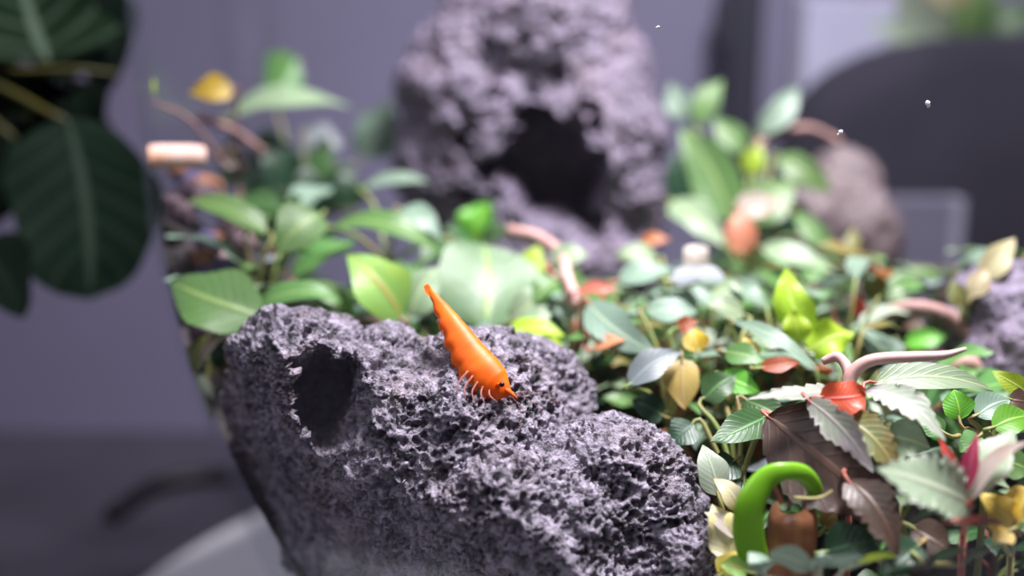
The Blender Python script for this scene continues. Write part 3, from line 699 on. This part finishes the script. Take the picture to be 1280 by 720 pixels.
plant('dark_foot_plant', 'plant with near-black green leaves in shade under the toothed leaves', [
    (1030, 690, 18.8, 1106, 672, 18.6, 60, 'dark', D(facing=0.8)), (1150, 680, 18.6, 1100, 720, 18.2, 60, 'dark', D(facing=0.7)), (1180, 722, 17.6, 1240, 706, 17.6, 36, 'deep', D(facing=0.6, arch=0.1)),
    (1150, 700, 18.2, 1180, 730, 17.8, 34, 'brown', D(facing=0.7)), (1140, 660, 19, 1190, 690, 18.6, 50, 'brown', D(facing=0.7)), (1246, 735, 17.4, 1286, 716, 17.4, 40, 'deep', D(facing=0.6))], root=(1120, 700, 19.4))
# --- beside the rock at the glass edge
plant('pale_edge_plant', 'plant with pale glassy leaves pressed against the curved glass edge', [
    (258, 528, 25.2, 226, 448, 25.4, 46, 'pale2', D(facing=0.9)), (252, 456, 24.8, 314, 402, 24.6, 26, 'pinkwhite', D(facing=0.35, arch=0.22)), (262, 450, 25, 300, 430, 24.9, 36, 'dark', D(facing=0.7)),
    (236, 460, 25.2, 262, 418, 25.3, 28, 'olive', D(facing=0.7))], root=(262, 470, 25.6))

# twigs, and a bar in place of refracted colour
def twig(label, pts, rad, mat, n=24):
    p0 = P(*pts[0])
    tag(tube('twig', [P(*q) for q in pts], rad, M[mat], None, n, 10, origin=p0), label, 'twig')
twig('arched pinkish twig looping over the carpet beside the dark rock', [(1072, 420, 26.6), (1098, 396, 26.6), (1137, 384, 26.4), (1180, 392, 26.2), (1214, 420, 26), (1222, 450, 26)], [0.12, 0.16, 0.18, 0.18, 0.2, 0.2], 'wood')
twig('short pale pink and orange bar standing in for a refraction by the glass edge', [(174, 196, 27), (200, 195, 27.2), (236, 195, 27.6), (254, 196, 27.8)], [0.27, 0.3, 0.3, 0.27], 'refractpale', 16)  # added bar imitating a refraction in the curved glass
twig('small cream twig stub lying under the arched twig', [(1180, 462, 25), (1206, 452, 24.9), (1222, 462, 24.9)], [0.16, 0.24, 0.16], 'pinkstem', 10)

CLAMP[0] = False
# gravel pebbles on the soil bank; colours also suggest refraction fringes at the glass edge
chip_cols = ['chip_a', 'chip_b', 'chip_c', 'chip_d']
chips = {}
def chip_mesh(mat, seed):
    bm = bmesh.new(); bmesh.ops.create_icosphere(bm, subdivisions=2, radius=1)
    r = random.Random(seed)
    for v in bm.verts:
        k = 0.75 + 0.4 * r.random(); v.co = Vector((v.co.x * k * 1.2, v.co.y * k, v.co.z * k * 0.7)) * S
    me = bpy.data.meshes.new('pebble'); bm.to_mesh(me); bm.free(); me.materials.append(M[mat]); return me
for k, c in enumerate(chip_cols): chips[c] = chip_mesh(c, 30 + k)
chip_label = D(chip_a='small purple-brown pebble on the soil bank by the glass edge', chip_b='small orange-tan pebble on the soil bank by the glass edge',
               chip_c='small violet-blue pebble on the soil bank by the glass edge', chip_d='small pale pink pebble on the soil bank by the glass edge')
for k in range(90):
    for _ in range(30):
        x = rng.uniform(-9, -3.5); y = rng.uniform(24, 33)
        z = float(soil_h(np.float64(x), np.float64(y)))
        if math.hypot(x - VX, y - VY) < RV(z) - 0.5: break
    c = chip_cols[(0, 1, 0, 2, 0, 3)[k % 6]]
    o = bpy.data.objects.new('pebble', chips[c]); COL.objects.link(o)
    s = rng.uniform(0.25, 0.6)
    o.scale = (s, s, s); o.location = (x * S, y * S, (z + 0.15) * S); o.rotation_euler = (rng.uniform(-.5, .5), rng.uniform(-.5, .5), rng.uniform(0, 6))
    tag(o, chip_label[c], 'pebble', {'chip_a': 'purple-brown', 'chip_b': 'orange-tan', 'chip_c': 'violet-blue', 'chip_d': 'pale pink'}[c] + ' pebbles by the glass')

# ------------------------------------------------------------------ carpet of small plants (copies)
def proto(mats, seed, n, Lr=(1.1, 2.0), rr=(0.5, 2.6), wr=(0.5, 0.72)):
    """a list of (mesh, petiole mesh) of one small plant rooted at the origin"""
    r = random.Random(seed); out = []
    for k in range(n):
        az = k * 2.4 + r.uniform(-.3, .3); L = r.uniform(*Lr); rise = r.uniform(*rr); reach = r.uniform(0.25, 0.8)
        dv = Vector((math.cos(az), math.sin(az), 0))
        B = dv * reach + Vector((0, 0, rise)); T = B + dv * L * 0.9 + Vector((0, 0, L * r.uniform(-0.25, 0.55)))
        vs, fs, uv = leaf_data(B, T, L * r.uniform(*wr), facing=0.0, roll=r.uniform(-15, 15), arch=r.uniform(0.06, 0.16), fold=0.2, nu=5, nv=8, wave=0.04, seed=seed + k)
        lf = mk('leaf', vs, fs, M[mats[k % len(mats)]], None, (0, 0, 0), uv)
        vs, fs, uv = tube_data([Vector((0, 0, 0)), dv * reach * 0.3 + Vector((0, 0, rise * 0.6)), B], [0.07, 0.05, 0.04], 5, 5)
        pt = mk('petiole', vs, fs, M['redstem' if k % 3 == 0 else 'stem'], None, (0, 0, 0))
        out.append((lf.data, pt.data))
        bpy.data.objects.remove(lf); bpy.data.objects.remove(pt)
    return out
KINDS = [('green and pale', proto(['pale', 'green', 'bluegreen', 'green', 'deep'], 3, 8), 'carpet plant with green and pale leaves'),
         ('deep green', proto(['deep', 'dark', 'green'], 13, 8), 'carpet plant with deep green leaves'),
         ('reddish', proto(['olive', 'brown', 'pale', 'orange', 'green'], 23, 7), 'carpet plant with rust and olive leaves'),
         ('grey-green', proto(['bluegreen', 'pale', 'bluegrey', 'green'], 33, 8), 'carpet plant with grey-green leaves')]
LAND = [(1, 32, 'at the foot of the tall cave rock'), (10.5, 34.5, 'near the brownish stone'), (9.5, 26.5, 'beside the arched pink twig'), (-1, 25.5, 'behind the rock that carries the shrimp'),
        (2, 27, 'under the thick pink stem'), (6.5, 24, 'around the yellow-lime wavy leaves'), (4.8, 20.2, 'around the hooked green leaf'), (8, 19, 'under the toothed pale leaf'), (-8, 28, 'on the soil bank by the curved glass'),
        (6.5, 31, 'beneath the tall lance-leaved plant'), (-6, 34, 'below the dark foliage of the tall arched-leaf plant'), (5, 39, 'near the far side of the glass'), (13.5, 28.5, 'behind the dark rock with leaning leaves'), (13, 22, 'between the dark rock and the crinkled yellow leaves')]
rock_pts = [(-4.2, 22.5, 3.0), (-1.5, 22, 3.3), (1.2, 21.5, 3.2), (2.6, 20.8, 2.4), (0.2, 34.5, 3.8), (1.8, 34, 3.2), (10.5, 36, 2.4), (12.8, 26, 2.2), (10.2, 26.3, 1.7), (9.6, 24.4, 1.2)]
def put_plant(x, y, z, kd, sc, rz):
    e = bpy.data.objects.new('carpet_plant', None); e.empty_display_size = 0.005
    e.location = (x * S, y * S, (z - 0.1) * S); e.rotation_euler = (0, 0, rz); e.scale = (sc, sc, sc)
    COL.objects.link(e)
    where = min(LAND, key=lambda q: math.hypot(x - q[0], y - q[1]))[2]
    tag(e, kd[2] + ' ' + where, 'plant', kd[0] + ' carpet plants ' + where)
    for lm, pm in kd[1]:
        lf = bpy.data.objects.new('leaf', lm); COL.objects.link(lf); lf.parent = e
        pt = bpy.data.objects.new('petiole', pm); COL.objects.link(pt); pt.parent = lf
TALL = [('pale narrow-leaved', proto(['pale', 'bluegreen', 'pale2', 'green'], 43, 9, (0.9, 1.6), (1.6, 3.7), (0.32, 0.48)), 'spindly plant with narrow pale leaves'),
        ('rust-tipped', proto(['pale', 'orange2', 'olive', 'green', 'bluegreen'], 53, 9, (0.8, 1.4), (1.6, 3.5), (0.32, 0.5)), 'spindly plant with narrow green and salmon leaves')]
placed = []
tries = 0
while len(placed) < 135 and tries < 6000:
    tries += 1
    x = rng.uniform(-8.5, 16); y = rng.uniform(17.5, 40)
    z = float(soil_h(np.float64(x), np.float64(y)))
    if math.hypot(x - VX, y - VY) > RV(z + 2) - 2.4: continue
    if any(math.hypot(x - a, y - b) < r for a, b, r in rock_pts) or (y > 29.5 and x > 9): continue
    if any(math.hypot(x - a, y - b) < 1.1 for a, b in placed): continue
    placed.append((x, y))
    if y < 21.5: kd = KINDS[1]
    elif x < -2 and y > 30: kd = KINDS[1]
    else: kd = KINDS[(0, 3, 2, 0, 3, 1)[len(placed) % 6]]
    sc = rng.uniform(0.75, 1.0) * (0.75 if y < 22 else 1.0 if y < 29 else 0.62)
    put_plant(x, y, z, kd, sc, rng.uniform(0, 6.28))
tall_at = []
while len(tall_at) < 22 and tries < 12000:
    tries += 1
    x = rng.uniform(1.0, 8.0); y = rng.uniform(22.6, 27.0)
    if any(math.hypot(x - a, y - b) < r for a, b, r in rock_pts) or any(math.hypot(x - a, y - b) < 1.0 for a, b in tall_at): continue
    tall_at.append((x, y))
    put_plant(x, y, float(soil_h(np.float64(x), np.float64(y))), TALL[len(tall_at) % 2], rng.uniform(0.8, 1.0), rng.uniform(0, 6.28))

# ------------------------------------------------------------------ the shrimp
def shrimp():
    # spine from tail fan (up) to the eyes (down), as seen lying across the rock
    sp = [(537, 361, 21.4), (548, 378, 21.25), (562, 400, 21.05), (576, 423, 20.9), (590, 445, 20.75), (604, 463, 20.6), (618, 478, 20.5), (629, 487, 20.42), (638, 493, 20.38)]
    rad_w = [2.2, 7.5, 14, 19.5, 24, 26.5, 24, 14, 4]        # half height seen from the side, in pixels
    c = catmull([P(*q) for q in sp], 61); n = len(c)
    rr = [float(np.interp(k / (n - 1), np.linspace(0, 1, len(rad_w)), rad_w)) * 20.8 / FPX for k in range(n)]
    root = P(598, 492, 20.5)
    t = thing('shrimp', 'bright orange shrimp standing head down on the pitted lava rock', 'shrimp', root)
    ns = 20; vs, uv = [], []
    tocam = (Vector((0, 0, CAMZ)) - root).normalized()
    for k in range(n):
        s = k / (n - 1)
        tg = (c[min(k + 1, n - 1)] - c[max(k - 1, 0)]).normalized()
        dorsal = tocam.cross(tg).normalized()            # towards upper right: the back
        side = tg.cross(dorsal).normalized()
        # abdominal plates: six overlapping rings, then the smooth carapace
        seg = 1.0
        if s < 0.56:
            f = (s / 0.56 * 6) % 1.0; seg = 1.0 + 0.05 * f - 0.02
        elif s < 0.6: seg = 0.985
        for i in range(ns):
            th = 2 * math.pi * i / ns
            ca, sa = math.cos(th), math.sin(th)
            r = rr[k] * seg
            up = sa * r * (0.86 if sa > 0 else 1.08 - 0.1 * math.cos(s * 60))
            vs.append(c[k] + dorsal * up + side * (ca * r * 0.62)); uv.append((i / ns, s))
    fs = grid_faces(ns, n, True) + [tuple(range(ns))[::-1], tuple(range((n - 1) * ns, n * ns))]
    mk('body', vs, fs, M['shrimp'], t, uvs=uv)
    # tail fan: five blades
    for k, a in enumerate((-0.14, -0.07, 0, 0.07, 0.14)):
        bx, by = 543, 372
        tx, ty = bx - 16 * math.cos(0.97 + a) * 1.25, by - 16 * math.sin(0.97 + a) * 1.25
        vs, fs, uv = leaf_data(P(bx, by, 21.3), P(tx, ty, 21.45 + 0.05 * k), 0.11, facing=0.9, arch=0.03, fold=0.1, nu=3, nv=7)
        mk('tail_fan', vs, fs, M['shrimp'], t, uvs=uv)
    # rostrum, eyes, antennae
    tube('rostrum', [P(630, 486, 20.38), P(638, 491, 20.34), P(647, 498, 20.3)], [0.075, 0.05, 0.008], M['shrimp'], t, 8, 8)
    for (ex, ey, ed) in ((627.5, 480.5, 20.16), (634, 484, 20.5)):
        q = P(ex, ey, ed); b0 = bmesh.new(); bmesh.ops.create_uvsphere(b0, u_segments=14, v_segments=10, radius=0.052)
        v = [w.co + q for w in b0.verts]; b0.verts.index_update(); f = [[w.index for w in ff.verts] for ff in b0.faces]; b0.free()
        e = mk('eye', v, f, M['eye'], t)
        vs, fs, uv = tube_data([P(622, 481, 20.3), q], [0.04, 0.04], 4, 6); es = mk('eye_stalk', vs, fs, M['shrimp'], t); es.parent = e
    for pts in ([(640, 494, 20.3), (656, 497, 20.2), (672, 508, 20.1), (684, 524, 20.1)], [(638, 494, 20.4), (648, 506, 20.3), (652, 522, 20.2), (648, 540, 20.1)], [(639, 493, 20.35), (658, 490, 20.3), (680, 494, 20.3), (700, 506, 20.3)]):
        tube('antenna', [P(*q) for q in pts], [0.008, 0.005, 0.003], M['shrimp_clear'], t, 14, 5)
    # walking legs under the carapace, swimmerets under the abdomen
    for k, (x0, y0, x1, y1, x2, y2) in enumerate(((612, 483, 612, 494, 622, 503), (605, 480, 601, 492, 606, 504), (598, 476, 590, 490, 594, 505), (591, 470, 581, 484, 582, 500), (585, 464, 574, 477, 570, 492))):
        for dz in (-0.18, 0.18):
            tube('leg', [P(x0, y0, 20.55 + dz), P(x1, y1, 20.5 + dz * 1.5), P(x2, y2, 20.42 + dz * 1.7)], [0.026, 0.02, 0.008], M['shrimp_clear'], t, 9, 6)
    for k, (x0, y0, x1, y1) in enumerate(((576, 452, 569, 466), (569, 440, 562, 452), (562, 426, 556, 437), (556, 412, 551, 421), (550, 398, 546, 406))):
        vs, fs, uv = leaf_data(P(x0, y0, 20.9), P(x1, y1, 20.9), 0.1, facing=0.8, arch=0.05, nu=3, nv=6)
        mk('swimmeret', vs, fs, M['shrimp_clear'], t, uvs=uv)
shrimp()

# white specks drifting in the water
bm = bmesh.new(); bmesh.ops.create_icosphere(bm, subdivisions=2, radius=0.05 * S)
for v in bm.verts: v.co.x *= 1.5; v.co.z *= 0.8 + 0.3 * math.sin(v.co.x * 6000)
sme = bpy.data.meshes.new('speck'); bm.to_mesh(sme); bm.free(); sme.materials.append(M['speck'])
for (px, py, d, s, r, lab) in ((822, 34, 20.5, 0.6, 0.3, 'tiny white speck drifting beside the tall rock'), (1050, 166, 20.5, 0.95, 0.9, 'slanted tiny white speck drifting over the brownish stone'),
                               (1160, 130, 20.5, 1.0, 1.9, 'roundish tiny white speck drifting in front of the black backrest')):
    o = bpy.data.objects.new('drifting_speck', sme); COL.objects.link(o); o.location = P(px, py, d) * S; o.scale = (s, s, s); o.rotation_euler = (0, -r, 0)
    tag(o, lab, 'speck')

# ------------------------------------------------------------------ houseplant beside the vessel
def house():
    root = Vector((-25, 36, 0))
    t = thing('houseplant', 'dark potted houseplant with pale-veined leaves beside the glass vessel', 'houseplant', root)
    specs = [(84, 146, 31.5, 112, 374, 31.5, 176, 'house', D(facing=0.95, shape='round', arch=0.04, fold=0.12, nu=11, nv=24)),
             (60, 78, 33, 20, -70, 33, 190, 'house2', D(facing=0.9, shape='heart', arch=0.05, fold=0.1, nu=11, nv=24)),
             (70, 80, 34, 150, -60, 35, 150, 'houseb', D(facing=0.9, shape='heart', arch=0.05, nu=9, nv=20)),
             (30, 70, 33.2, 165, 40, 35.2, 90, 'houseb', D(facing=0.7, shape='heart', arch=0.1, nu=9, nv=20)),
             (40, 150, 34, -30, 60, 34, 110, 'houseb', D(facing=0.9, shape='heart')),
             (95, 100, 34, 130, 190, 35.4, 66, 'houseb', D(facing=0.9, shape='heart')),
             (-30, 300, 30, 30, 398, 30, 96, 'houseb', D(facing=0.9, shape='heart')),
             (108, -40, 36, 126, 128, 36, 84, 'houseb', D(facing=0.95, shape='ovate')), (50, 112, 35, 150, 178, 35.5, 60, 'houseb', D(facing=0.9, shape='ovate')), (-20, 120, 34.5, 70, 168, 34.5, 100, 'houseb', D(facing=0.9)),
             (20, 170, 33, -40, 290, 33, 110, 'houseb', D(facing=0.9, shape='heart'))]
    hub = P(-150, 120, 33.5)
    tube('stem', [root + Vector((0, 0, 6.2)), (root + hub) * 0.5 + Vector((-1, 0, 2)), hub, hub + Vector((0.3, 0, 5))], [0.4, 0.35, 0.3, 0.2], M['yellowstem'], t, 14, 8)
    for k, sp in enumerate(specs):
        bx, by, bd, tx, ty, td, wpx, mat, op = sp
        vs, fs, uv = leaf_data(P(bx, by, bd), P(tx, ty, td), wpx * (bd + td) / 2 / FPX, seed=k, **op)
        lf = mk('leaf', vs, fs, M[mat], t, uvs=uv)
        B = P(bx, by, bd)
        vs, fs, uv = tube_data([hub, hub.lerp(B, 0.5) + Vector((0, 0.3, 0.8)), B + (P(tx, ty, td) - B) * 0.03], [0.14, 0.12, 0.1], 10, 8)
        pt = mk('petiole', vs, fs, M['yellowstem'], t); pt.parent = lf
    tube('runner', [P(-20, 84, 32.6), P(30, 88, 32.6), P(90, 86, 32.8), P(150, 92, 33.4)], [0.1, 0.09, 0.06], M['yellowstem'], t, 12, 8)
    pr = [(0.01, 0), (3.6, 0), (3.9, 0.3), (4.8, 6.2), (5.1, 6.3), (5.1, 7.0), (4.7, 7.0), (4.6, 6.2), (0.01, 6.2)]
    vs, fs = lathe(pr, root.x, root.y, 48); mk('pot', vs, fs, M['black'], t, smooth=False)
house()

# ------------------------------------------------------------------ things beyond the tank
cz = 0.4
tag(tube('power_cable', [Vector((-9.0, 46.5, cz)), Vector((-11.6, 44.6, cz)), Vector((-13.4, 44.2, cz)), Vector((-15.0, 42.9, cz)), Vector((-15.7, 40.2, cz))], 0.34, M['black'], None, 40, 10, origin=(-12, 44, 0)),
    'black cable bent in an arc on the dark table', 'cable')
# black rounded backrest
def slab_round(name, cx, cy, w, h, dpt, mat, parent, lean=0.0, n=40, pw=2.6):
    vs = []; rings = 9
    for j in range(rings):
        s = -1 + 2 * j / (rings - 1); k = (1 - abs(s) ** 3) ** 0.33 if abs(s) < 1 else 0.0
        k = 0.86 + 0.14 * k
        for i in range(n):
            th = 2 * math.pi * i / n; c_, s_ = math.cos(th), math.sin(th)
            x = w / 2 * math.copysign(abs(c_) ** (2 / pw), c_) * k; z = h / 2 * math.copysign(abs(s_) ** (2 / pw), s_) * k
            vs.append((cx + x + lean * z, cy + s * dpt / 2, h / 2 + z))
    fs = grid_faces(n, rings, True) + [tuple(range(n))[::-1], tuple(range((rings - 1) * n, rings * n))]
    return mk(name, vs, fs, mat, parent)
t = thing('padded_chair', 'black padded backrest with a rounded top, standing beyond the glass', 'chair', (25, 47.6, 0))
slab_round('backrest', 25.4, 46.9, 28.5, 18.9, 3.8, M['fabric'], t, pw=4.0)
slab_round('seat_pad', 28, 43.0, 16, 7.0, 3.9, M['fabric'], t)
t = thing('grey_box', 'plain grey box with one pale upright edge before the black backrest', 'box', (16.5, 44.2, 0.36))
box('body', (13.5, 43.4, 0.36), (17.6, 44.7, 12.4), M['greybox'], t, 0.15); box('edge_strip', (17.5, 43.2, 0.36), (18.0, 44.5, 12.4), M['paleedge'], t, 0.08)
box_ = thing('dark_post', 'thin dark upright post in front of the grey wall', 'post', (10.2, 49.7, 0))
box('pole', (9.5, 49.2, 0.8), (11.0, 50.2, 40), M['post'], box_, 0.3); box('foot', (8.8, 48.5, 0), (11.7, 50.9, 0.8), M['post'], box_, 0.3); box('bracket', (8.9, 49.1, 18.2), (9.6, 50.1, 20.4), M['post'], box_, 0.25)

t = thing('leaning_board', 'pale lilac board leaning by the wall above the black backrest', 'board', (15.5, 50.4, 0))
box('panel', (13.0, 50.1, 0.2), (18.0, 50.6, 20.4), M['board'], t, 0.15); box('frame', (12.7, 50.6, 0), (18.3, 50.95, 20.7), M['paleedge'], t, 0.15)
def far_plant():
    root = Vector((21.5, 50.2, 0))
    t = thing('potted_plant', 'pale grey-green potted plant showing above the black backrest', 'houseplant', root)
    hub = root + Vector((-0.3, 0, 17.5))
    tube('stem', [root + Vector((0, 0, 5)), root + Vector((0.4, 0, 11)), hub], [0.25, 0.2, 0.15], M['stem'], t, 10, 8)
    for k, (bx, by, tx, ty, w, mt) in enumerate(((1180, 60, 1120, -20, 60, 'pale2'), (1200, 55, 1230, -40, 70, 'green'), (1215, 60, 1300, 10, 60, 'deep'), (1190, 70, 1085, 30, 40, 'pale2'), (1205, 40, 1160, -60, 60, 'tanpale'), (1225, 70, 1330, 60, 50, 'deep'))):
        B = P(bx, by, 48.3); T = P(tx, ty, 47.2 + 0.15 * k)
        vs, fs, uv = leaf_data(B, T, w * 48 / FPX, facing=0.85, arch=0.08, nu=7, nv=14, seed=k)
        lf = mk('leaf', vs, fs, M[mt], t, uvs=uv)
        vs, fs, uv = tube_data([hub, hub.lerp(B, 0.5) + Vector((0, 0, 0.2)), B], [0.15, 0.12, 0.1], 6, 6); pt = mk('petiole', vs, fs, M['stem'], t); pt.parent = lf
    vs, fs = lathe([(0.01, 0), (0.45, 0), (0.5, 0.2), (0.6, 5), (0.65, 5.1), (0.65, 5.6), (0.58, 5.6), (0.55, 5), (0.01, 5)], root.x, root.y, 32); mk('pot', vs, fs, M['black'], t, smooth=False)
far_plant()
